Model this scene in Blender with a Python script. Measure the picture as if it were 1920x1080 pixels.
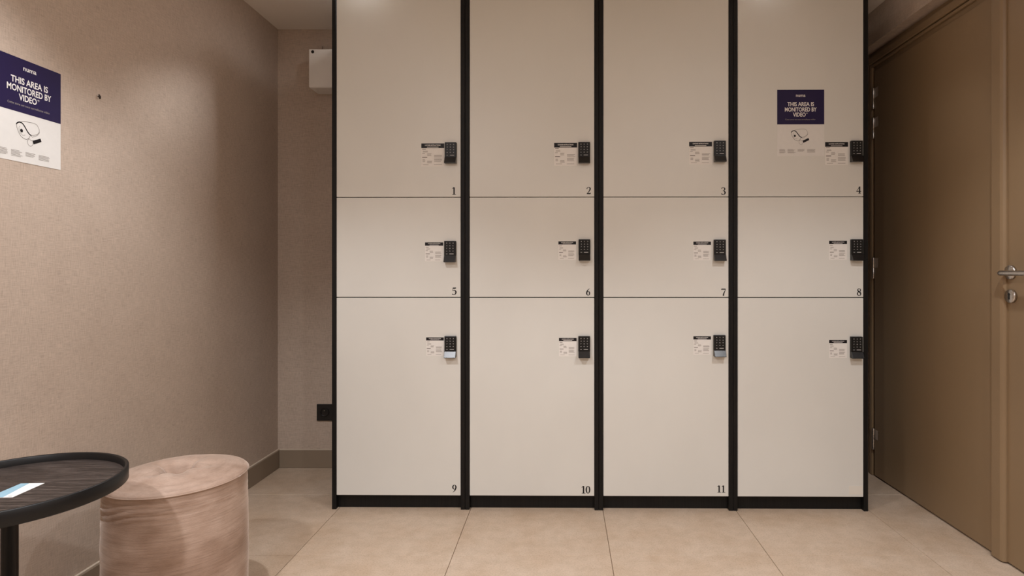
import bpy, bmesh, math, random
from mathutils import Vector, Matrix, noise

random.seed(7)
for o in list(bpy.data.objects):
    bpy.data.objects.remove(o, do_unlink=True)
S = bpy.context.scene
C = S.collection

# ------------------------------------------------------------------ camera
F_PX, CX, CY, EYE = 1095.0, 1055.0, 508.0, 1.075      # focal length, vanishing point (1920x1080), eye height
cam_d = bpy.data.cameras.new('camera')
cam = bpy.data.objects.new('camera', cam_d); C.objects.link(cam)
cam.location = (0, 0, EYE); cam.rotation_euler = (math.pi / 2, 0, 0)
cam_d.sensor_fit = 'HORIZONTAL'; cam_d.sensor_width = 36.0
cam_d.lens = F_PX / 1920 * 36.0
cam_d.shift_x = -(CX - 960) / 1920
cam_d.shift_y = -(540 - CY) / 1920
cam_d.clip_start = 0.02
S.camera = cam

# ------------------------------------------------------------------ world, exposure
w = bpy.data.worlds.new('world'); S.world = w; w.use_nodes = True
w.node_tree.nodes['Background'].inputs[0].default_value = (1, 0.9, 0.8, 1)
w.node_tree.nodes['Background'].inputs[1].default_value = 0.0
S.view_settings.view_transform = 'Standard'
S.view_settings.look = 'None'
S.view_settings.gamma = 1.0
S.view_settings.use_curve_mapping = False
S.view_settings.exposure = 0.0

# ceiling downlights (x, y, spot power, spill power); their fixtures are built with the ceiling
LAMP_COL = (1.0, 1.01, 1.045)
LAMPS = [(-0.90, 2.655, 44, 1.0), (0.90, 2.636, 12, 0.4),
         (-0.90, 1.12, 82, 1.5), (1.02, 1.12, 66, 2.0),
         (-0.90, -0.40, 108, 25.0), (1.02, -0.40, 90, 16.0)]  # rear pair: unseen, added and balanced to light the upper doors

# ------------------------------------------------------------------ room measures
XL, XR, XD = -1.5586, 1.575, 1.632      # left wall, right wall face, door leaf face
YB, YF = 3.196, -2.60                   # back wall, wall behind the camera
ZC = 2.397                              # ceiling


# ------------------------------------------------------------------ helpers
def tag(o, label=None, cat=None, group=None, kind=None):
    if label: o['label'] = label
    if cat: o['category'] = cat
    if group: o['group'] = group
    if kind: o['kind'] = kind
    return o

def empty(name, loc=(0, 0, 0), rz=0.0):
    o = bpy.data.objects.new(name, None); C.objects.link(o)
    o.location = loc; o.rotation_euler = (0, 0, rz); o.empty_display_size = 0.05
    return o

def catmull(pts, n=8, closed=False):
    out = []; m = len(pts)
    rng = range(m) if closed else range(m - 1)
    for i in rng:
        g = (lambda k: pts[k % m]) if closed else (lambda k: pts[max(0, min(m - 1, k))])
        p0, p1, p2, p3 = g(i - 1), g(i), g(i + 1), g(i + 2)
        for k in range(n):
            t = k / n
            out.append(tuple(0.5 * (2 * b + (c - a) * t + (2 * a - 5 * b + 4 * c - d) * t * t + (3 * b - a - 3 * c + d) * t ** 3)
                             for a, b, c, d in zip(p0, p1, p2, p3)))
    if not closed: out.append(tuple(pts[-1]))
    return out

class MB:
    """collects shapes into one mesh"""
    def __init__(s): s.v = []; s.f = []; s.m = []; s.sm = []
    def add(s, vs, fs, mi=0, smooth=False):
        b = len(s.v); s.v += [tuple(p) for p in vs]
        for f in fs: s.f.append([b + i for i in f]); s.m.append(mi); s.sm.append(smooth)
        return s
    def from_bm(s, bm, mi=0, smooth=False):
        bm.verts.index_update()
        s.add([v.co[:] for v in bm.verts], [[v.index for v in f.verts] for f in bm.faces], mi, smooth); bm.free(); return s
    def box(s, x0, x1, y0, y1, z0, z1, bev=0.0, mi=0, seg=2):
        bm = bmesh.new()
        bmesh.ops.create_cube(bm, size=1.0)
        for v in bm.verts:
            v.co = Vector(((x0 + x1) / 2 + v.co.x * (x1 - x0), (y0 + y1) / 2 + v.co.y * (y1 - y0), (z0 + z1) / 2 + v.co.z * (z1 - z0)))
        if bev > 0: bmesh.ops.bevel(bm, geom=bm.edges[:], offset=bev, segments=seg, profile=0.5, affect='EDGES')
        return s.from_bm(bm, mi)
    def prism(s, poly, axis, a, b, bev=0.0, mi=0):
        """poly in the two remaining axes, extruded along axis from a to b"""
        def P(u, v, t): return {'x': (t, u, v), 'y': (u, t, v), 'z': (u, v, t)}[axis]
        bm = bmesh.new()
        A = [bm.verts.new(P(u, v, a)) for u, v in poly]; B = [bm.verts.new(P(u, v, b)) for u, v in poly]
        n = len(poly)
        bm.faces.new(A[::-1]); bm.faces.new(B)
        for i in range(n): bm.faces.new((A[i], A[(i + 1) % n], B[(i + 1) % n], B[i]))
        bmesh.ops.recalc_face_normals(bm, faces=bm.faces[:])
        if bev > 0: bmesh.ops.bevel(bm, geom=bm.edges[:], offset=bev, segments=2, profile=0.5, affect='EDGES')
        return s.from_bm(bm, mi)
    def lathe(s, prof, seg=48, origin=(0, 0, 0), axis='z', mi=0, smooth=True):
        """prof: (radius, height) pairs; radius 0 closes the end"""
        rings = []; vs = []
        for r, h in prof:
            if r < 1e-6: rings.append([len(vs)]); vs.append((0, 0, h))
            else:
                rings.append(list(range(len(vs), len(vs) + seg)))
                vs += [(r * math.cos(2 * math.pi * k / seg), r * math.sin(2 * math.pi * k / seg), h) for k in range(seg)]
        fs = []
        for a, b in zip(rings[:-1], rings[1:]):
            for k in range(seg):
                q = [a[k % len(a)], a[(k + 1) % len(a)], b[(k + 1) % len(b)], b[k % len(b)]]
                q = [i for j, i in enumerate(q) if i not in q[:j]]
                if len(q) > 2: fs.append(q)
        if axis == 'x': vs = [(z, x, y) for x, y, z in vs]
        if axis == '-x': vs = [(-z, -x, y) for x, y, z in vs]
        if axis == '-y': vs = [(x, -z, y) for x, y, z in vs]
        vs = [(x + origin[0], y + origin[1], z + origin[2]) for x, y, z in vs]
        return s.add(vs, fs, mi, smooth)
    def tube(s, pts, r, seg=10, mi=0):
        pts = [Vector(p) for p in pts]; vs = []; n = len(pts)
        for i, p in enumerate(pts):
            d = (pts[min(n - 1, i + 1)] - pts[max(0, i - 1)]).normalized()
            up = Vector((0, 0, 1)) if abs(d.z) < 0.9 else Vector((1, 0, 0))
            a = d.cross(up).normalized(); b = a.cross(d)
            rr = r[i] if isinstance(r, (list, tuple)) else r
            vs += [p + rr * (math.cos(2 * math.pi * k / seg) * a + math.sin(2 * math.pi * k / seg) * b) for k in range(seg)]
        fs = [[i * seg + k, i * seg + (k + 1) % seg, (i + 1) * seg + (k + 1) % seg, (i + 1) * seg + k] for i in range(n - 1) for k in range(seg)]
        fs += [list(range(seg))[::-1], [(n - 1) * seg + k for k in range(seg)]]
        return s.add(vs, fs, mi, True)
    def build(s, name, mats, parent=None, loc=None):
        me = bpy.data.meshes.new(name)
        me.from_pydata(s.v, [], s.f)
        for m in (mats if isinstance(mats, (list, tuple)) else [mats]): me.materials.append(m)
        for p, mi, sm in zip(me.polygons, s.m, s.sm): p.material_index = mi; p.use_smooth = sm
        bm = bmesh.new(); bm.from_mesh(me); bmesh.ops.recalc_face_normals(bm, faces=bm.faces[:]); bm.to_mesh(me); bm.free()
        me.update()
        o = bpy.data.objects.new(name, me); C.objects.link(o)
        if loc: o.location = loc
        if parent: o.parent = parent
        return o

# --- flat print: 2D faces mapped on a plane and given a hair of thickness
class Print:
    def __init__(s, fn): s.fn = fn; s.mb = MB()          # fn(u, v, lift) -> 3D point
    def faces(s, pts, fs, lift=0.0004):
        s.mb.add([s.fn(u, v, lift) for u, v in pts], fs); return s
    def rect(s, u0, v0, u1, v1, lift=0.0004): return s.faces([(u0, v0), (u1, v0), (u1, v1), (u0, v1)], [[0, 1, 2, 3]], lift)
    def poly(s, pts, lift=0.0004): return s.faces(pts, [list(range(len(pts)))], lift)
    def ribbon(s, pts, closed=False, lift=0.0004):
        """pts = (u, v, width)"""
        n = len(pts); L = []; R = []
        for i in range(n):
            a = pts[(i - 1) % n] if closed else pts[max(0, i - 1)]
            b = pts[(i + 1) % n] if closed else pts[min(n - 1, i + 1)]
            dx, dy = b[0] - a[0], b[1] - a[1]; l = math.hypot(dx, dy) or 1
            nx, ny = -dy / l, dx / l; h = pts[i][2] / 2
            L.append((pts[i][0] + nx * h, pts[i][1] + ny * h)); R.append((pts[i][0] - nx * h, pts[i][1] - ny * h))
        m = n if closed else n - 1
        return s.faces(L + R, [[i, (i + 1) % n, n + (i + 1) % n, n + i] for i in range(m)], lift)
    def text(s, body, u, v, height=None, width=None, bold=0.0, align='c', lift=0.0004):
        pts, fs = text_mesh(body, bold)
        x0 = min(p[0] for p in pts); x1 = max(p[0] for p in pts); y0 = min(p[1] for p in pts); y1 = max(p[1] for p in pts)
        sy = height / (y1 - y0) if height else width / (x1 - x0)
        sx = width / (x1 - x0) if width else sy
        ox = {'c': (x0 + x1) / 2, 'l': x0, 'r': x1}[align]
        return s.faces([(u + (p[0] - ox) * sx, v + (p[1] - y0) * sy) for p in pts], fs, lift)
    def build(s, name, mat, parent): return s.mb.build(name, mat, parent)

_txt = {}
def text_mesh(body, bold=0.0):
    if (body, bold) in _txt: return _txt[(body, bold)]
    cu = bpy.data.curves.new('lettering', 'FONT'); cu.body = body; cu.size = 1.0; cu.offset = bold; cu.resolution_u = 4
    o = bpy.data.objects.new('lettering', cu); C.objects.link(o)
    dg = bpy.context.evaluated_depsgraph_get()
    me = bpy.data.meshes.new_from_object(o.evaluated_get(dg))
    r = ([(v.co.x, v.co.y) for v in me.vertices], [list(p.vertices) for p in me.polygons])
    bpy.data.objects.remove(o, do_unlink=True); bpy.data.meshes.remove(me); bpy.data.curves.remove(cu)
    _txt[(body, bold)] = r
    return r

# serif numerals drawn as strokes of varying width, unit height
def _ring(cx, cy, rx, ry, thick, thin, a0=0, a1=360, n=36):
    out = []
    for k in range(n + 1):
        a = math.radians(a0 + (a1 - a0) * k / n)
        out.append((cx + rx * math.cos(a), cy + ry * math.sin(a), thin + (thick - thin) * abs(math.cos(a)) ** 1.3))
    return out
def _cat(*p): return catmull(list(p), 8)
DIG = {
 '0': [_ring(.31, .5, .22, .46, .17, .06)],
 '1': [[(.33, .02, .17), (.33, .98, .17)], _cat((.06, .80, .03), (.18, .86, .08), (.30, .96, .12)), [(.08, .03, .06), (.58, .03, .06)]],
 '2': [_cat((.08, .70, .10), (.12, .86, .09), (.30, .95, .07), (.49, .86, .14), (.52, .70, .17), (.42, .46, .12), (.22, .22, .07), (.08, .08, .05)),
       _cat((.05, .07, .12), (.30, .08, .15), (.52, .08, .14), (.60, .20, .05))],
 '3': [_cat((.08, .80, .12), (.16, .92, .08), (.32, .95, .07), (.48, .84, .14), (.48, .68, .14), (.36, .55, .06), (.24, .53, .05)),
       _cat((.24, .53, .05), (.42, .49, .10), (.54, .32, .17), (.50, .14, .13), (.34, .04, .06), (.16, .07, .10), (.06, .17, .13))],
 '4': [[(.46, .02, .17), (.46, .98, .17)], [(.44, .97, .06), (.04, .31, .06)], [(.02, .29, .09), (.68, .29, .09)], [(.27, .03, .06), (.65, .03, .06)]],
 '5': [_cat((.14, .91, .15), (.40, .91, .15), (.56, .95, .10)), [(.15, .95, .06), (.11, .52, .05)],
       _cat((.11, .53, .06), (.28, .62, .07), (.46, .56, .14), (.54, .36, .18), (.46, .13, .13), (.28, .04, .07), (.12, .09, .12), (.06, .16, .12))],
 '6': [_ring(.32, .30, .20, .27, .16, .05), _cat((.54, .97, .03), (.36, .84, .08), (.20, .62, .14), (.12, .34, .16), (.16, .16, .12))],
 '7': [_cat((.05, .82, .10), (.10, .91, .14), (.36, .91, .14), (.60, .92, .13)), _cat((.60, .90, .05), (.48, .62, .09), (.36, .34, .15), (.30, .03, .19))],
 '8': [_ring(.32, .74, .18, .22, .12, .05), _ring(.32, .27, .22, .25, .14, .05), _cat((.15, .72, .10), (.28, .56, .14), (.42, .44, .14), (.53, .28, .12))],
 '9': [_ring(.30, .70, .20, .27, .16, .05), _cat((.08, .03, .03), (.26, .16, .08), (.42, .38, .14), (.50, .66, .16), (.46, .84, .12))],
}

# ------------------------------------------------------------------ materials
def mat(name, col, rough=0.5, spec=0.5, metal=0.0, sheen=0.0, coat=0.0):
    m = bpy.data.materials.new(name); m.use_nodes = True
    b = m.node_tree.nodes['Principled BSDF']
    b.inputs['Base Color'].default_value = (*col, 1); b.inputs['Roughness'].default_value = rough
    b.inputs['Specular IOR Level'].default_value = spec; b.inputs['Metallic'].default_value = metal
    b.inputs['Sheen Weight'].default_value = sheen; b.inputs['Coat Weight'].default_value = coat
    return m
def nd(m, t, **kw):
    n = m.node_tree.nodes.new(t)
    for k, v in kw.items():
        if k in n.inputs: n.inputs[k].default_value = v
        else: setattr(n, k, v)
    return n
def lk(m, a, b): m.node_tree.links.new(a, b)
def bsdf(m): return m.node_tree.nodes['Principled BSDF']
def coords(m, scale, kind='Position'):
    mp = nd(m, 'ShaderNodeMapping'); mp.inputs['Scale'].default_value = scale
    if kind == 'Position': lk(m, nd(m, 'ShaderNodeNewGeometry').outputs['Position'], mp.inputs['Vector'])
    else: lk(m, nd(m, 'ShaderNodeTexCoord').outputs[kind], mp.inputs['Vector'])
    return mp.outputs['Vector']
def noise_n(m, scale_vec, detail=3.0, rough=0.6, kind='Position'):
    n = nd(m, 'ShaderNodeTexNoise'); n.inputs['Scale'].default_value = 1.0
    n.inputs['Detail'].default_value = detail; n.inputs['Roughness'].default_value = rough
    lk(m, coords(m, scale_vec, kind), n.inputs['Vector']); return n.outputs['Fac']
def ramp(m, fac, stops):
    r = nd(m, 'ShaderNodeValToRGB'); e = r.color_ramp.elements
    while len(e) < len(stops): e.new(0.5)
    for el, (p, c) in zip(e, stops): el.position = p; el.color = (*c, 1)
    lk(m, fac, r.inputs['Fac']); return r.outputs['Color']
def mixc(m, a, b, fac=0.5, mode='MIX'):
    x = nd(m, 'ShaderNodeMix', data_type='RGBA', blend_type=mode)
    if isinstance(fac, float): x.inputs[0].default_value = fac
    else: lk(m, fac, x.inputs[0])
    for s_, i in ((a, 6), (b, 7)):
        if isinstance(s_, tuple): x.inputs[i].default_value = (*s_, 1)
        else: lk(m, s_, x.inputs[i])
    return x.outputs[2]
def mathn(m, op, a, b):
    x = nd(m, 'ShaderNodeMath', operation=op)
    for i, s_ in enumerate((a, b)):
        if isinstance(s_, (int, float)): x.inputs[i].default_value = s_
        else: lk(m, s_, x.inputs[i])
    return x.outputs[0]
def bump(m, h, strength=0.2, dist=0.001):
    b = nd(m, 'ShaderNodeBump'); b.inputs['Strength'].default_value = strength; b.inputs['Distance'].default_value = dist
    lk(m, h, b.inputs['Height']); lk(m, b.outputs['Normal'], bsdf(m).inputs['Normal'])
def srgb(r, g, b):
    f = lambda c: (c / 255 / 12.92) if c / 255 <= 0.04045 else ((c / 255 + 0.055) / 1.055) ** 2.4
    return (f(r), f(g), f(b))
def mul(c, k): return tuple(x * k for x in c)

def wallpaper():
    m = mat('woven_wallpaper', srgb(176, 160, 145), 0.85, 0.25)
    c = srgb(190, 173, 158)
    a = noise_n(m, (460, 460, 36), 3.0)          # vertical threads
    b = noise_n(m, (34, 34, 500), 3.0)           # horizontal threads
    blot = noise_n(m, (9, 9, 9), 4.0)
    t = mathn(m, 'ADD', a, b)
    col = ramp(m, mathn(m, 'MULTIPLY', t, 0.5), [(0.34, mul(c, 0.78)), (0.5, c), (0.66, mul(c, 1.18))])
    col = mixc(m, col, ramp(m, blot, [(0.3, (0.96, 0.955, 0.95)), (0.7, (1.03, 1.03, 1.03))]), 1.0, 'MULTIPLY')
    lk(m, col, bsdf(m).inputs['Base Color']); bump(m, t, 0.10, 0.0006)
    return m
def tile_mat():
    m = mat('sandstone_tile', srgb(205, 184, 162), 0.42, 0.4)
    c = srgb(195, 174, 153)
    a = noise_n(m, (4.5, 4.5, 4.5), 6.0, 0.65); b = noise_n(m, (170, 170, 170), 3.0, 0.7); d = noise_n(m, (22, 22, 22), 4.0, 0.6)
    col = ramp(m, a, [(0.3, srgb(187, 163, 139)), (0.52, c), (0.72, srgb(201, 182, 163))])
    col = mixc(m, col, ramp(m, b, [(0.30, (0.80, 0.78, 0.75)), (0.5, (1, 1, 1)), (0.75, (1.08, 1.08, 1.08))]), 1.0, 'MULTIPLY')
    col = mixc(m, col, ramp(m, d, [(0.35, (0.93, 0.92, 0.90)), (0.6, (1.03, 1.03, 1.03))]), 1.0, 'MULTIPLY')
    lk(m, col, bsdf(m).inputs['Base Color'])
    lk(m, ramp(m, a, [(0.3, (0.36,) * 3), (0.7, (0.5,) * 3)]), bsdf(m).inputs['Roughness'])
    bump(m, b, 0.08, 0.001)
    return m
def melamine():
    m = mat('cream_melamine', srgb(218, 217, 211), 0.38, 0.45)
    c = srgb(218, 217, 211)
    a = noise_n(m, (3, 3, 2), 3.0)
    lk(m, ramp(m, a, [(0.3, mul(c, 0.975)), (0.7, mul(c, 1.02))]), bsdf(m).inputs['Base Color'])
    bump(m, noise_n(m, (420, 420, 420), 2.0), 0.03, 0.0004)
    return m
def black_wood():
    m = mat('black_stained_wood', (0.008, 0.007, 0.007), 0.5, 0.22)
    g = noise_n(m, (160, 160, 5), 4.0)
    lk(m, ramp(m, g, [(0.3, (0.005, 0.0045, 0.0045)), (0.7, (0.011, 0.010, 0.009))]), bsdf(m).inputs['Base Color'])
    bump(m, g, 0.06, 0.0005); return m
def door_paint():
    m = mat('taupe_satin_paint', srgb(128, 108, 84), 0.42, 0.45)
    c = srgb(139, 116, 88)
    a = noise_n(m, (2.5, 2.5, 1.5), 4.0)
    lk(m, ramp(m, a, [(0.3, mul(c, 0.96)), (0.7, mul(c, 1.04))]), bsdf(m).inputs['Base Color'])
    bump(m, noise_n(m, (260, 260, 160), 2.0), 0.04, 0.0006); return m
def velvet():
    m = mat('blush_velvet', srgb(178, 152, 136), 0.95, 0.08, sheen=0.85)
    bsdf(m).inputs['Sheen Roughness'].default_value = 0.30
    bsdf(m).inputs['Sheen Tint'].default_value = (1.0, 0.90, 0.82, 1)
    st = noise_n(m, (10, 10, 210), 4.0, 0.7, 'Object')       # combed horizontal nap
    fine = noise_n(m, (110, 110, 800), 3.0, 0.7, 'Object')
    blot = noise_n(m, (5, 5, 7), 3.0, 0.55, 'Object')
    lo, md, hi = srgb(142, 117, 100), srgb(166, 142, 126), srgb(184, 162, 147)
    col = ramp(m, blot, [(0.33, lo), (0.50, md), (0.68, hi)])
    col = mixc(m, col, ramp(m, st, [(0.30, (0.76, 0.74, 0.72)), (0.5, (1, 1, 1)), (0.7, (1.10, 1.10, 1.10))]), 0.8, 'MULTIPLY')
    col = mixc(m, col, ramp(m, fine, [(0.30, (0.82, 0.82, 0.82)), (0.7, (1.10, 1.10, 1.10))]), 0.6, 'MULTIPLY')
    lk(m, col, bsdf(m).inputs['Base Color'])
    bump(m, mathn(m, 'ADD', st, mathn(m, 'MULTIPLY', fine, 0.5)), 0.3, 0.002); return m
def tray_wood():
    m = mat('dark_oak_tray', srgb(62, 52, 47), 0.5, 0.3)
    a = noise_n(m, (10, 190, 30), 5.0, 0.7, 'Object'); b = noise_n(m, (40, 620, 40), 3.0, 0.7, 'Object')
    col = ramp(m, mathn(m, 'ADD', mathn(m, 'MULTIPLY', a, 0.6), mathn(m, 'MULTIPLY', b, 0.4)),
               [(0.36, srgb(26, 21, 19)), (0.5, srgb(50, 42, 38)), (0.64, srgb(92, 82, 77))])
    lk(m, col, bsdf(m).inputs['Base Color']); bump(m, b, 0.35, 0.001); return m
def ceiling_mat():
    m = mat('matt_ceiling_paint', srgb(232, 224, 214), 0.9, 0.2)
    bump(m, noise_n(m, (90, 90, 90), 3.0), 0.05, 0.001); return m
def steel():
    m = mat('brushed_steel', (0.58, 0.55, 0.52), 0.28, 0.5, 1.0)
    g = noise_n(m, (60, 900, 900), 2.0)
    lk(m, ramp(m, g, [(0.3, (0.22,) * 3), (0.7, (0.36,) * 3)]), bsdf(m).inputs['Roughness']); return m
def paper(name, c, rough=0.6):
    m = mat(name, c, rough, 0.3)
    n = noise_n(m, (60, 60, 60), 2.0)
    lk(m, ramp(m, n, [(0.3, mul(c, 0.985)), (0.7, mul(c, 1.015))]), bsdf(m).inputs['Base Color']); return m
def emit(name, col, strength):
    m = bpy.data.materials.new(name); m.use_nodes = True; nt = m.node_tree
    nt.nodes.remove(nt.nodes['Principled BSDF']); e = nt.nodes.new('ShaderNodeEmission')
    e.inputs[0].default_value = (*col, 1); e.inputs[1].default_value = strength
    nt.links.new(e.outputs[0], nt.nodes['Material Output'].inputs['Surface']); return m

M = dict(wall=wallpaper(), tile=tile_mat(), door=melamine(), black=black_wood(), brown=door_paint(), velvet=velvet(),
         tray=tray_wood(), ceil=ceiling_mat(), steel=steel(),
         grout=mat('grout', srgb(150, 128, 106), 0.95, 0.1),
         base=mat('taupe_skirting_paint', srgb(140, 124, 106), 0.5, 0.35),
         caulk=mat('cream_caulk', srgb(205, 190, 172), 0.7, 0.2),
         paper=paper('white_paper', srgb(225, 223, 219)), label=paper('label_paper', srgb(230, 227, 222)),
         purple=paper('deep_purple_ink', srgb(34, 24, 66), 0.55), white=paper('white_ink', srgb(236, 232, 228)),
         ink=paper('black_ink', (0.008, 0.007, 0.009), 0.45), grey=paper('grey_ink', srgb(150, 143, 138)), mid=paper('soft_ink', srgb(112, 104, 98)),
         lock=mat('black_lock_plastic', (0.008, 0.008, 0.008), 0.38, 0.3), lockh=mat('black_lock_handle', (0.010, 0.009, 0.009), 0.27, 0.45),
         legend=paper('key_legend_white', srgb(190, 188, 186)), film=mat('clear_sticker_film', srgb(226, 221, 211), 0.22, 0.5),
         plastic=mat('white_plastic', srgb(240, 236, 231), 0.4, 0.45), hole=mat('black_plastic', (0.01, 0.0095, 0.009), 0.4, 0.45),
         lacquer=mat('black_lacquer', (0.006, 0.0055, 0.0055), 0.42, 0.28), cardw=paper('card_white', srgb(240, 236, 232), 0.35),
         cardb=paper('card_blue', srgb(140, 178, 196), 0.35), lens=emit('lamp_lens', LAMP_COL, 6.0),
         trim=mat('white_lamp_trim', srgb(230, 226, 220), 0.4, 0.4), rust=mat('dark_nail_iron', (0.05, 0.035, 0.03), 0.5, 0.5, 0.6))

def struct(mb, name, m, parent=None):
    o = mb.build(name, m, parent)
    if not parent: o['kind'] = 'structure'
    return o

# ------------------------------------------------------------------ room shell
fl = struct(MB().box(XL - 0.1, 1.80, YF - 0.1, YB + 0.1, -0.10, -0.004), 'floor', M['grout'])
T, J = 0.597, 0.0022
xs = [-1.61 + T * k for k in range(7)]; ys = [-3.166 + T * k for k in range(11)]     # joints at x = 0.181, y = 2.207 ...
for i in range(len(xs)):
    for j in range(len(ys)):
        x0, x1 = max(xs[i] + J / 2, XL), min(xs[i] + T - J / 2, 1.76)
        y0, y1 = max(ys[j] + J / 2, YF), min(ys[j] + T - J / 2, YB)
        if x1 - x0 < 0.02 or y1 - y0 < 0.02: continue
        MB().box(x0, x1, y0, y1, -0.005, 0.0, 0.0009, seg=1).build('tile', M['tile'], fl)

struct(MB().box(XL - 0.1, 1.80, YF - 0.1, YB + 0.1, ZC, ZC + 0.1), 'ceiling', M['ceil'])
struct(MB().box(XL - 0.1, XL, YF - 0.1, YB + 0.1, -0.1, ZC + 0.1), 'wall_left', M['wall'])
struct(MB().box(XL, 1.80, YB, YB + 0.1, -0.1, ZC + 0.1), 'wall_back', M['wall'])
struct(MB().box(XL, 1.80, YF - 0.1, YF, -0.1, ZC + 0.1), 'wall_front', M['wall'])
OY0, OY1, OZ = 1.335, 3.128, 2.229           # door opening
wr = MB()
wr.box(XR, 1.80, OY1, YB, 0.0, ZC); wr.box(XR, 1.80, YF, OY0, 0.0, ZC); wr.box(XR, 1.80, OY0, OY1, OZ, ZC)
wr.box(1.74, 1.80, OY0, OY1, 0.0, OZ)
struct(wr, 'wall_right', M['wall'])

def skirting(name, x0, x1, y0, y1, side):
    o = struct(MB().box(x0, x1, y0, y1, 0.0, 0.098, 0.002, seg=1), name, M['base'])
    if side == 'l': MB().box(x0, x1 - 0.004, y0, y1, 0.0975, 0.1015).build('caulk_line', M['caulk'], o)
    if side == 'b': MB().box(x0, x1, y0 + 0.004, y1, 0.0975, 0.1015).build('caulk_line', M['caulk'], o)
    return o
skirting('baseboard_left', XL, XL + 0.013, YF, YB, 'l')
skirting('baseboard_back', XL + 0.013, XR, YB - 0.013, YB, 'b')
skirting('baseboard_front', XL + 0.013, XR, YF, YF + 0.013, 'f')
skirting('baseboard_right', XR - 0.013, XR, YF + 0.013, OY0, 'r')

# ceiling downlights: ring, lens and their own light; the rear pair is added fill
where = ['above the first locker unit', 'above the fourth locker unit', 'in front of the lockers near the left wall',
         'in front of the lockers near the double door', 'added unseen behind the viewer on the left as fill light', 'added unseen behind the viewer on the right as fill light']
for (x, y, ps, pa), wh in zip(LAMPS, where):
    t = empty('recessed_downlight', (x, y, ZC))
    tag(t, 'round recessed ceiling downlight ' + wh, 'lamp', 'ceiling downlights')
    MB().lathe([(0.040, -0.0005), (0.041, -0.004), (0.050, -0.004), (0.052, -0.0005)], 40).build('trim_ring', M['trim'], t)
    MB().lathe([(0.0, -0.001), (0.039, -0.001)], 40).build('lens', M['lens'], t)
    sp = bpy.data.lights.new('downlight_beam', 'SPOT'); sp.energy = ps; sp.color = LAMP_COL
    sp.spot_size = math.radians(118); sp.spot_blend = 0.42; sp.shadow_soft_size = 0.025 if y > 0 else 0.045
    so = bpy.data.objects.new('downlight_beam', sp); C.objects.link(so); so.parent = t; so.location = (0, 0, -0.008)
    ar = bpy.data.lights.new('downlight_spill', 'AREA'); ar.shape = 'DISK'; ar.size = 0.07 if y > 0 else 0.11; ar.energy = pa; ar.color = LAMP_COL
    ao = bpy.data.objects.new('downlight_spill', ar); C.objects.link(ao); ao.parent = t; ao.location = (0, 0, -0.006)

# ------------------------------------------------------------------ double door in the right wall
fr = MB()                                     # frame lining the opening, stepped
HZ = 2.120                                    # leaf top
def frame_part(mb, x0, x1, z_in):
    mb.box(x0, x1, 3.062, OY1, 0.0, OZ, 0.0015, seg=1)
    mb.box(x0, x1, OY0, 1.395, 0.0, OZ, 0.0015, seg=1)
    mb.box(x0, x1, 1.395, 3.062, z_in, OZ, 0.0015, seg=1)
frame_part(fr, 1.642, 1.735, 2.124)
fr.box(1.630, 1.6425, 1.36, 3.100, 2.147, 2.1605, 0.002)
fr.box(1.624, 1.6425, 1.36, 3.100, 2.165, 2.200, 0.003)       # raised moulding on the head
fr.box(1.627, 1.6425, 3.075, 3.100, 0.0, 2.1465, 0.003)
fr.box(1.627, 1.6425, 1.36, 1.385, 0.0, 2.1465, 0.003)
struct(fr, 'trim_1', M['brown'])
d1 = struct(MB().box(XD, XD + 0.045, 2.2225, 3.057, 0.007, HZ, 0.002), 'door_1', M['brown'])
d2 = struct(MB().box(XD, XD + 0.045, 1.400, 2.2185, 0.007, HZ, 0.002), 'door_2', M['brown'])
for z in (1.978, 1.823, 1.090, 0.195):
    h = MB().lathe([(0.0, -0.055), (0.0065, -0.055), (0.0072, -0.052), (0.0072, -0.001), (0.0066, 0.0), (0.0072, 0.001), (0.0072, 0.052), (0.0065, 0.055), (0.0, 0.055)],
                   16, (XD - 0.0045, 3.060, z)).build('hinge_knuckle', M['steel'], d1)
    MB().box(XD - 0.0022, XD - 0.0002, 3.018, 3.052, z + 0.002, z + 0.052, 0.0008, seg=1).build('hinge_leaf', M['steel'], h)
# astragal strip covering the meeting edge, fixed to the near leaf
MB().prism([(XD + 0.0005, 2.2025), (XD - 0.014, 2.2025), (XD - 0.018, 2.1985), (XD - 0.018, 2.156), (XD - 0.014, 2.146), (XD - 0.006, 2.142), (XD + 0.0005, 2.142)],
           'z', 0.006, HZ, 0.001).build('astragal_strip', M['brown'], d2)
# lever handle and key escutcheon
ro = MB().lathe([(0.0, 0.0), (0.026, 0.0), (0.026, 0.007), (0.024, 0.010), (0.0, 0.010)], 36, (XD, 2.124, 1.070), '-x').build('handle_rose', M['steel'], d2)
lev = catmull([(XD - 0.008, 2.124, 1.067), (XD - 0.030, 2.124, 1.067), (XD - 0.041, 2.121, 1.067), (XD - 0.046, 2.110, 1.067), (XD - 0.047, 2.055, 1.067), (XD - 0.047, 1.99, 1.067)], 6)
lv = MB().tube(lev, 0.0098, 16)
lv.build('lever_handle', M['steel'], d2)
es = MB().lathe([(0.0, 0.0), (0.025, 0.0), (0.025, 0.008), (0.023, 0.011), (0.0, 0.011)], 36, (XD, 2.121, 0.983), '-x').build('key_escutcheon', M['steel'], d2)
kh = [(2.121 + 0.0055 * math.cos(math.radians(a)), 0.989 + 0.0055 * math.sin(math.radians(a))) for a in range(-50, 231, 20)]
kh += [(2.1165, 0.971), (2.1255, 0.971)]
MB().prism(kh, 'x', XD - 0.0118, XD - 0.0108).build('keyhole', M['hole'], es)

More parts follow.
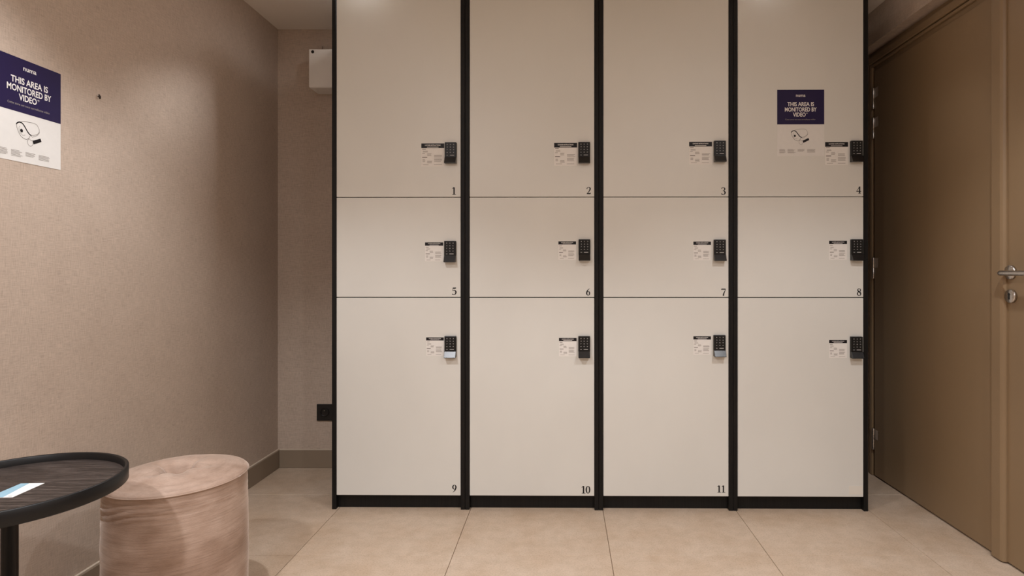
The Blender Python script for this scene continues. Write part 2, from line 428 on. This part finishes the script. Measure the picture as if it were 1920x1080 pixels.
# ------------------------------------------------------------------ lockers
LX0, LY0, LX1, LY1 = -1.041, 2.633, 1.366, 2.610
LANG = math.atan2(LY1 - LY0, LX1 - LX0)
LW = math.hypot(LX1 - LX0, LY1 - LY0) / 4
Z1, Z2, ZB, ZT = 1.407, 0.956, 0.0637, 2.300       # door joints
PT, GAP = 0.019, 0.0032
def to_door(px, py, col):
    """a point seen in the photograph -> local x, z on the door plane of a column"""
    u = (px - CX) / F_PX
    ex, ey = math.cos(LANG), math.sin(LANG)
    # ray (u*d, d); plane: (LX0,LY0) + s*(ex,ey) + 0.003*(-ey,ex)
    bx, by = LX0 - 0.003 * ey, LY0 + 0.003 * ex
    s = (u * by - bx) / (ex - u * ey)
    d = by + s * ey
    return s - LW * (col + 0.5), EYE + (CY - py) / F_PX * d
KEY = [[(846, 288), (1095.5, 287.5), (1349, 285), (1604.5, 285)],
       [(845, 472), (1096, 469), (1349, 469.5), (1605, 469)],
       [(845.5, 650), (1095.5, 650), (1348.5, 648), (1604.5, 651)]]
LAB = [[(790, 269, 833, 312), (1039, 268, 1082, 310.5), (1292, 266, 1335, 308.5), (1547, 266.5, 1590, 309.5)],
       [(797, 454.5, 831, 490), (1047, 452.5, 1080, 487), (1300, 453, 1333, 488), (1554.5, 451.5, 1588, 487)],
       [(799, 632.5, 832, 667), (1048, 633.5, 1081, 668), (1300, 630.5, 1333, 665), (1554.5, 637.5, 1588, 671)]]
NUM = [[('1', 851, 351, 365), ('2', 1103.5, 350.5, 364), ('3', 1356, 351, 365.3), ('4', 1609.5, 349.5, 363)],
       [('5', 851.5, 539, 553), ('6', 1102.5, 540.5, 554), ('7', 1356.3, 541, 555), ('8', 1610.5, 540.5, 554.5)],
       [('9', 852, 909, 923.3), ('10', 1098, 911, 925.3), ('11', 1352, 910, 923.5), None]]
DF = 0.003                                          # door face behind the panel edges

def make_label(door, col, x0, z0, x1, z1, row):
    W, H = x1 - x0, z1 - z0
    la = MB().box(x0, x1, DF - 0.0004, DF, z0, z1).build('instruction_label', M['label'], door)
    fn = lambda u, v, l: (x0 + u * W, DF - 0.0004 - l, z0 + v * H)
    hh = 0.205 if row == 0 else 0.175
    Print(fn).rect(0.0, 1 - hh, 1.0, 1.0, 0.0002).build('label_header', M['ink'], door)
    Print(fn).text('LOCKER INSTRUCTIONS', 0.5, 1 - hh * 0.52, height=hh * 0.26, width=0.68, bold=0.02, lift=0.0005) \
             .rect(0.25, 1 - hh * 0.84, 0.75, 1 - hh * 0.74, 0.0005).build('label_heading', M['white'], door)
    p = Print(fn); q = Print(fn)
    for u, v, wd, hgt in ((0.04, 0.74, 0.16, 0.022), (0.04, 0.38, 0.22, 0.030), (0.04, 0.56, 0.12, 0.015)): q.rect(u, v, u + wd, v + hgt)
    rnd = random.Random(col * 10 + row)
    for u, v, n, wd in ((0.07, 0.62, 2, 0.22), (0.26, 0.46, 3, 0.20), (0.06, 0.20, 3, 0.12), (0.26, 0.14, 3, 0.22), (0.08, 0.07, 1, 0.26),
                        (0.56, 0.40, 3, 0.36), (0.56, 0.20, 4, 0.34), (0.55, 0.07, 1, 0.36)):
        for k in range(n): p.rect(u, v + k * 0.04, u + wd * rnd.uniform(0.8, 1.0), v + k * 0.04 + 0.016)
    p.build('label_small_print', M['grey'], door); q.build('label_subheads', M['mid'], door)

def make_lock(door, x, z):
    W, H = 0.0525, 0.0965; x0, x1, z0 = x - W / 2, x + W / 2, z - H / 2
    lo = MB().box(x0, x1, DF - 0.0145, DF, z0 + 0.027, z0 + H, 0.0022).build('lock_body', M['lock'], door)
    # flared pull at the foot of the lock
    prof = [(DF, z0 + 0.002), (DF - 0.026, z0), (DF - 0.031, z0 + 0.0025), (DF - 0.0168, z0 + 0.0285), (DF - 0.0145, z0 + 0.0305), (DF, z0 + 0.0305)]
    MB().prism([(y, zz) for y, zz in prof], 'x', x0 + 0.0005, x1 - 0.0005, 0.0009).build('lock_handle', M['lockh'], door)
    fn = lambda u, v, l: (x0 + u * W, DF - 0.0145 - l, z0 + v * H)
    p = Print(fn)
    for r, row in enumerate(('123', '456', '789', '*0#')):
        for c, ch in enumerate(row):
            if ch == '*': p.rect(0.18, 0.515, 0.27, 0.53)
            else: p.text(ch, 0.23 + c * 0.27, 0.875 - r * 0.123, height=0.042, width=(0.05 if ch == '1' else 0.095))
    p.rect(0.16, 0.387, 0.30, 0.402); p.rect(0.46, 0.382, 0.82, 0.407)
    p.build('key_legend', M['legend'], door)

def make_number(door, s, px, py0, py1, col):
    xc, zt = to_door(px, py0, col); _, zb = to_door(px, py1, col)
    h = zt - zb; adv = 0.60; tot = len(s) * adv
    p = Print(lambda u, v, l: (xc + u * h, DF - l, zb + v * h))
    for k, ch in enumerate(s):
        for st in DIG[ch]:
            p.ribbon([(u - tot / 2 + k * adv, v, wd * 1.08) for u, v, wd in st], False, 0.0005)
    p.build('door_number', M['ink'], door)

unit_labels = ['leftmost black-framed locker unit with cream doors, beside the black wall socket',
               'second locker unit from the left, with cream doors numbered 2, 6 and 10',
               'third locker unit from the left, with cream doors numbered 3, 7 and 11',
               'rightmost locker unit with a poster on its top door, next to the brown door']
for c in range(4):
    s = LW * (c + 0.5)
    t = empty('locker', (LX0 + s * math.cos(LANG), LY0 + s * math.sin(LANG), 0.0), LANG)
    tag(t, unit_labels[c], 'locker', 'row of four locker units')
    h = LW / 2 - 0.0004; D = 0.545
    for sg in (-1, 1):
        x0, x1 = sorted((sg * h, sg * (h - PT)))
        MB().box(x0, x1, 0.0, D, 0.0, 2.322, 0.0012, seg=1).build('side_panel', M['black'], t)
    hi = h - PT
    MB().box(-hi, hi, 0.026, 0.042, 0.0, 0.0610, 0.001, seg=1).build('plinth', M['black'], t)
    MB().box(-hi, hi, 0.003, D, 2.3025, 2.322).build('top_panel', M['door'], t)
    MB().box(-hi, hi, D - 0.008, D, 0.045, 2.302).build('back_panel', M['black'], t)
    for z in (0.045, Z2 - 0.009, Z1 - 0.009):
        MB().box(-hi, hi, 0.024, D - 0.009, z, z + 0.018).build('shelf', M['black'], t)
    ZR = [(Z1, ZT), (Z2, Z1), (ZB, Z2)]
    for r, (za, zb) in enumerate(ZR):
        g = GAP / 2
        d = MB().box(-hi + 0.0012, hi - 0.0012, DF, DF + 0.018, za + (g if r < 2 else 0), zb - g, 0.0009, seg=1).build('door', M['door'], t)
        kx, kz = to_door(*KEY[r][c], c)
        make_lock(d, kx * 0.997, kz)
        a = LAB[r][c]; x0, z1 = to_door(a[0], a[1], c); x1, z0 = to_door(a[2], a[3], c)
        make_label(d, c, x0, z0, x1, z1, r)
        if NUM[r][c]: make_number(d, *NUM[r][c], c)
        else:
            x0, z1 = to_door(1592, 911, c); x1, z0 = to_door(1618, 927, c)
            MB().box(x0, x1, DF - 0.0004, DF, z0, z1).build('blank_number_sticker', M['film'], d)

# ------------------------------------------------------------------ posters
def poster(name, label, fn_root, W=0.210, H=0.2975):
    """fn_root: Empty; local x right, local -y towards the room, z up from the sheet's lower left corner"""
    t = fn_root; tag(t, label, 'poster', 'video notice posters')
    MB().box(0, W, -0.0006, 0.0, 0, H).build('sheet', M['paper'], t)
    fn = lambda u, v, l: (u * W, -0.0006 - l, H - v * W)          # u, v in sheet widths from the upper left corner
    Print(fn).rect(0, 0, 1, 0.738, 0.0003).build('purple_panel', M['purple'], t)
    fu = lambda u, v, l: (u * W, -0.0006 - l, H + v * W)          # v negative downwards, upright text
    Print(fu).text('numa', 0.5, -0.152, width=0.20, bold=0.012, lift=0.0006).build('logo_lettering', M['white'], t)
    p = Print(fu)
    p.text('THIS AREA IS', 0.5, -0.352, height=0.090, width=0.565, bold=0.021, lift=0.0006)
    p.text('MONITORED BY', 0.5, -0.466, height=0.090, width=0.675, bold=0.021, lift=0.0006)
    p.text('VIDEO', 0.470, -0.574, height=0.088, width=0.27, bold=0.021, lift=0.0006)
    p.text('*', 0.632, -0.525, height=0.036, width=0.036, bold=0.03, lift=0.0006)
    p.build('headline_lettering', M['white'], t)
    Print(fu).text('Cette zone est sous surveillance vidéo', 0.49, -0.648, width=0.64, height=0.030, bold=0.004, lift=0.0006).build('subline_lettering', M['grey'], t)
    Z = lambda *pts: [((x - 133) / 679, (y - 62) / 679) for x, y in pts]
    def line(pr, pts, wd): pr.ribbon([(u, v, wd) for u, v in catmull(Z(*pts), 6)], lift=0.0003)
    q = Print(fn)
    line(q, [(335, 682), (350, 664), (372, 655), (397, 661), (420, 685), (445, 720), (468, 744), (488, 753)], 0.016)
    q.poly([((388 - 133) / 679 + 0.022 * math.cos(a * math.pi / 8), (730 - 62) / 679 + 0.024 * math.sin(a * math.pi / 8)) for a in range(16)], 0.0003)
    q.poly(Z((500, 800), (585, 760), (597, 790), (512, 832)), 0.0003)
    q.build('camera_drawing', M['ink'], t)
    g = Print(fn)
    line(g, [(372, 655), (412, 640), (490, 631), (538, 635), (560, 655), (573, 690), (560, 718), (530, 738), (488, 754)], 0.005)
    line(g, [(336, 682), (345, 720), (360, 752), (382, 782), (410, 797), (438, 800), (462, 784), (474, 760)], 0.006)
    line(g, [(372, 690), (362, 710), (370, 745), (400, 770), (425, 762)], 0.004)
    line(g, [(488, 754), (500, 765), (560, 730), (575, 700)], 0.004)
    line(g, [(462, 790), (448, 815), (456, 845), (482, 855), (502, 838), (505, 815)], 0.005)
    line(g, [(462, 784), (485, 800), (512, 795)], 0.005)
    g.build('camera_outline', M['mid'], t)
    f = Print(fn); rnd = random.Random(3)
    for x0, x1, n in ((165, 262, 6), (284, 398, 6), (428, 535, 4), (566, 690, 5)):
        for k in range(n):
            a, b = Z((x0, 922 + k * 10.5), (x0 + (x1 - x0) * rnd.uniform(0.72, 1.0), 926 + k * 10.5))
            f.rect(a[0], a[1], b[0], b[1], 0.0003)
    f.build('small_print', M['grey'], t)
    return t

# on the door of locker 4
px0, pz0 = to_door(1457, 293, 3)
sx = LW * 3.5 + px0; off = DF - 0.0002
pr = empty('notice_poster', (LX0 + sx * math.cos(LANG) - off * math.sin(LANG), LY0 + sx * math.sin(LANG) + off * math.cos(LANG), pz0), LANG)
poster('notice_poster', 'small purple and white video notice poster stuck on the door of locker 4', pr)
# on the left wall; its local x runs away from the camera
pl = empty('notice_poster', (XL + 0.0003, 1.602, 1.388), math.pi / 2)
poster('notice_poster', 'purple and white video notice poster on the beige wallpapered left wall', pl)

# ------------------------------------------------------------------ things on the walls
tn = MB()
tn.tube([(XL, 1.959, 1.6605), (XL + 0.006, 1.9592, 1.660)], 0.0016, 8)
tn.tube([(XL + 0.005, 1.9565, 1.667), (XL + 0.006, 1.9592, 1.660), (XL + 0.005, 1.9610, 1.6525)], [0.0018, 0.0034, 0.0020], 8)
tag(tn.build('wall_nail', M['rust']), 'tiny dark bent nail in the left wall beside the poster', 'nail')

t = empty('wall_box', (-1.3375, YB, 2.041))
tag(t, 'white plastic wall box high on the back wall beside the lockers', 'box')
MB().prism([(-0.120, 0.006), (-0.120, 0.203), (0.0, 0.203), (0.0, 0.0), (-0.114, 0.0)], 'x', 0.0, 0.36, 0.004).build('housing', M['plastic'], t)
MB().lathe([(0.0, 0.0), (0.008, 0.0), (0.008, 0.0015), (0.006, 0.0022), (0.0, 0.0022)], 20, (0.021, -0.120, 0.188), '-y').build('indicator_hole', M['hole'], t)
MB().tube([(0.022, -0.002, 0.200), (0.022, -0.004, 0.23), (0.026, -0.003, 0.262)], 0.0022, 8).build('cable', M['base'], t)

t = empty('wall_socket', (-1.343, YB, 0.257))
tag(t, 'square black wall socket low on the back wall, half behind the lockers', 'socket')
sq = [(0, 0), (0.09, 0), (0.09, 0.09), (0, 0.09)]
MB().box(0, 0.09, -0.009, 0, 0, 0.09, 0.002).build('cover_plate', M['hole'], t)
MB().lathe([(0.024, 0.0), (0.024, 0.0035), (0.0225, 0.004), (0.0205, 0.0035), (0.019, -0.0005), (0.0, -0.0005)], 36, (0.045, -0.0092, 0.047), '-y').build('socket_well', M['lacquer'], t)
MB().lathe([(0.0025, 0.0), (0.0025, 0.008), (0.0015, 0.0095), (0.0, 0.0095)], 12, (0.045, -0.0090, 0.056), '-y').build('earth_pin', M['steel'], t)

# ------------------------------------------------------------------ velvet stool
def stool(loc, R=0.191):
    t = empty('velvet_stool', loc)
    tag(t, 'round blush velvet stool with a tufted top beside the side table', 'stool')
    n = 128; ZS = 0.444                                  # seam height
    vs, fs = [], []
    zs = [0.012, 0.016, 0.03] + [0.05 + (ZS - 0.066) * k / 60 for k in range(61)] + [ZS - 0.008, ZS - 0.003, ZS]
    for z in zs:
        for k in range(n):
            a = 2 * math.pi * k / n
            r = R - 0.004 + 0.004 * math.sin(math.pi * min(1, max(0, z / ZS)))
            if z < 0.02: r -= 0.006 * (0.02 - z) / 0.008
            # shallow pulled folds under the seam, strongest towards the room
            fold = math.exp(-((z - ZS + 0.045) / 0.026) ** 2) * (0.35 + 0.65 * max(0, math.cos(a + 1.9)))
            q = math.sin((z + 0.012 * math.sin(a * 2 + 0.6) + 0.006 * math.sin(a * 5)) * 340)
            r += fold * 0.0022 * q + 0.0007 * noise.noise(Vector((math.cos(a) * 3, math.sin(a) * 3, z * 40)))
            vs.append((r * math.cos(a), r * math.sin(a), z))
    for i in range(len(zs) - 1):
        for k in range(n): fs.append([i * n + k, i * n + (k + 1) % n, (i + 1) * n + (k + 1) % n, (i + 1) * n + k])
    fs.append(list(range(n))[::-1])
    MB().add(vs, fs, 0, True).build('side_upholstery', M['velvet'], t)
    # seat: soft rounded edge, puffed ring, sunken tuft with a few pulled creases
    vs, fs = [], []; rr = []
    EB = 0.020
    for k in range(9):
        b = math.pi / 2 * k / 8
        rr.append((R - 0.001 - EB + EB * math.cos(b), ZS + EB * 0.6 * math.sin(b)))
    nr = 56; RI = R - 0.001 - EB; Z0 = ZS + EB * 0.6
    for k in range(1, nr): rr.append((RI * (1 - k / nr), None))
    for r, z in rr:
        for k in range(n):
            a = 2 * math.pi * k / n
            zz = z
            if z is None:
                u = r / RI
                zz = Z0 + 0.024 * (math.sin(math.pi * min(1, 0.04 + (1 - u) * 0.82)) - 0.125) - 0.055 * math.exp(-(r / 0.037) ** 2.6)
                cre = sum(wt * math.exp(-((math.atan2(math.sin(a - c), math.cos(a - c))) / 0.30) ** 2)
                          for c, wt in ((0.15, 1.0), (1.45, 0.7), (2.75, 1.0), (4.3, 0.9), (5.3, 0.5)))
                zz -= 0.028 * cre * math.exp(-((r - 0.028) / 0.052) ** 2) * min(1, r / 0.02)
                zz += 0.0012 * noise.noise(Vector((r * math.cos(a) * 16, r * math.sin(a) * 16, 3)))
            vs.append((r * math.cos(a), r * math.sin(a), zz))
    m = len(rr)
    for i in range(m - 1):
        for k in range(n): fs.append([i * n + k, i * n + (k + 1) % n, (i + 1) * n + (k + 1) % n, (i + 1) * n + k])
    vs.append((0, 0, vs[-1][2])); ci = len(vs) - 1
    for k in range(n): fs.append([(m - 1) * n + k, (m - 1) * n + (k + 1) % n, ci])
    MB().add(vs, fs, 0, True).build('seat_cushion', M['velvet'], t)
    ring = [((R - 0.0006) * math.cos(2 * math.pi * k / 96), (R - 0.0006) * math.sin(2 * math.pi * k / 96), ZS) for k in range(97)]
    MB().tube(ring, 0.0018, 8).build('piping', M['velvet'], t)
    MB().lathe([(0.0, 0.0), (R - 0.02, 0.0), (R - 0.02, 0.0125), (0.0, 0.0125)], 48).build('base_plate', M['hole'], t)
    return t
stool((-1.184, 1.80, 0.0))

# ------------------------------------------------------------------ tray table and the card on it
TX, TY, TR, TZ = -1.2596, 1.330, 0.2184, 0.5956
t = empty('tray_table', (TX, TY, 0.0))
tag(t, 'round black side table with a raised rim and wood grain top', 'table')
MB().lathe([(0.0, TZ - 0.026), (TR - 0.0085, TZ - 0.026), (TR - 0.0085, TZ - 0.018), (0.0, TZ - 0.018)], 120, smooth=False).build('table_top', M['tray'], t)
MB().lathe([(TR - 0.0085, TZ - 0.034), (TR - 0.002, TZ - 0.034), (TR, TZ - 0.032), (TR, TZ - 0.002), (TR - 0.002, TZ), (TR - 0.006, TZ), (TR - 0.008, TZ - 0.002), (TR - 0.008, TZ - 0.026), (TR - 0.0085, TZ - 0.034)], 120).build('rim', M['lacquer'], t)
MB().lathe([(0.0, TZ - 0.034), (TR - 0.009, TZ - 0.034), (TR - 0.009, TZ - 0.0265), (0.0, TZ - 0.0265)], 96, smooth=False).build('underside', M['lacquer'], t)
MB().lathe([(0.0, 0.010), (0.0155, 0.010), (0.0155, TZ - 0.036), (0.05, TZ - 0.0355), (0.05, TZ - 0.0342), (0.0, TZ - 0.0342)], 32).build('stem', M['lacquer'], t)
MB().lathe([(0.0, 0.0), (0.148, 0.0), (0.150, 0.002), (0.150, 0.008), (0.147, 0.010), (0.0, 0.0105)], 64).build('foot_disc', M['lacquer'], t)

CZ = TZ - 0.018 + 0.0003
ck = empty('key_card', (-1.236, 1.3225, CZ), math.radians(4.0))
tag(ck, 'small white and pale blue plastic card lying on the black table', 'card')
MB().box(-0.0265, 0.0265, -0.043, 0.043, 0.0, 0.0008).build('card_body', M['cardw'], ck)
pc = Print(lambda u, v, l: (u, v, 0.0008 + l))
pc.poly([(-0.0262, -0.0427), (0.006, -0.0427), (-0.007, 0.0427), (-0.0262, 0.0427)], 0.00015).build('blue_panel', M['cardb'], ck)
Print(lambda u, v, l: (u, v, 0.0008 + l)).rect(0.012, -0.038, 0.020, -0.0355, 0.00015).build('small_print', M['mid'], ck)
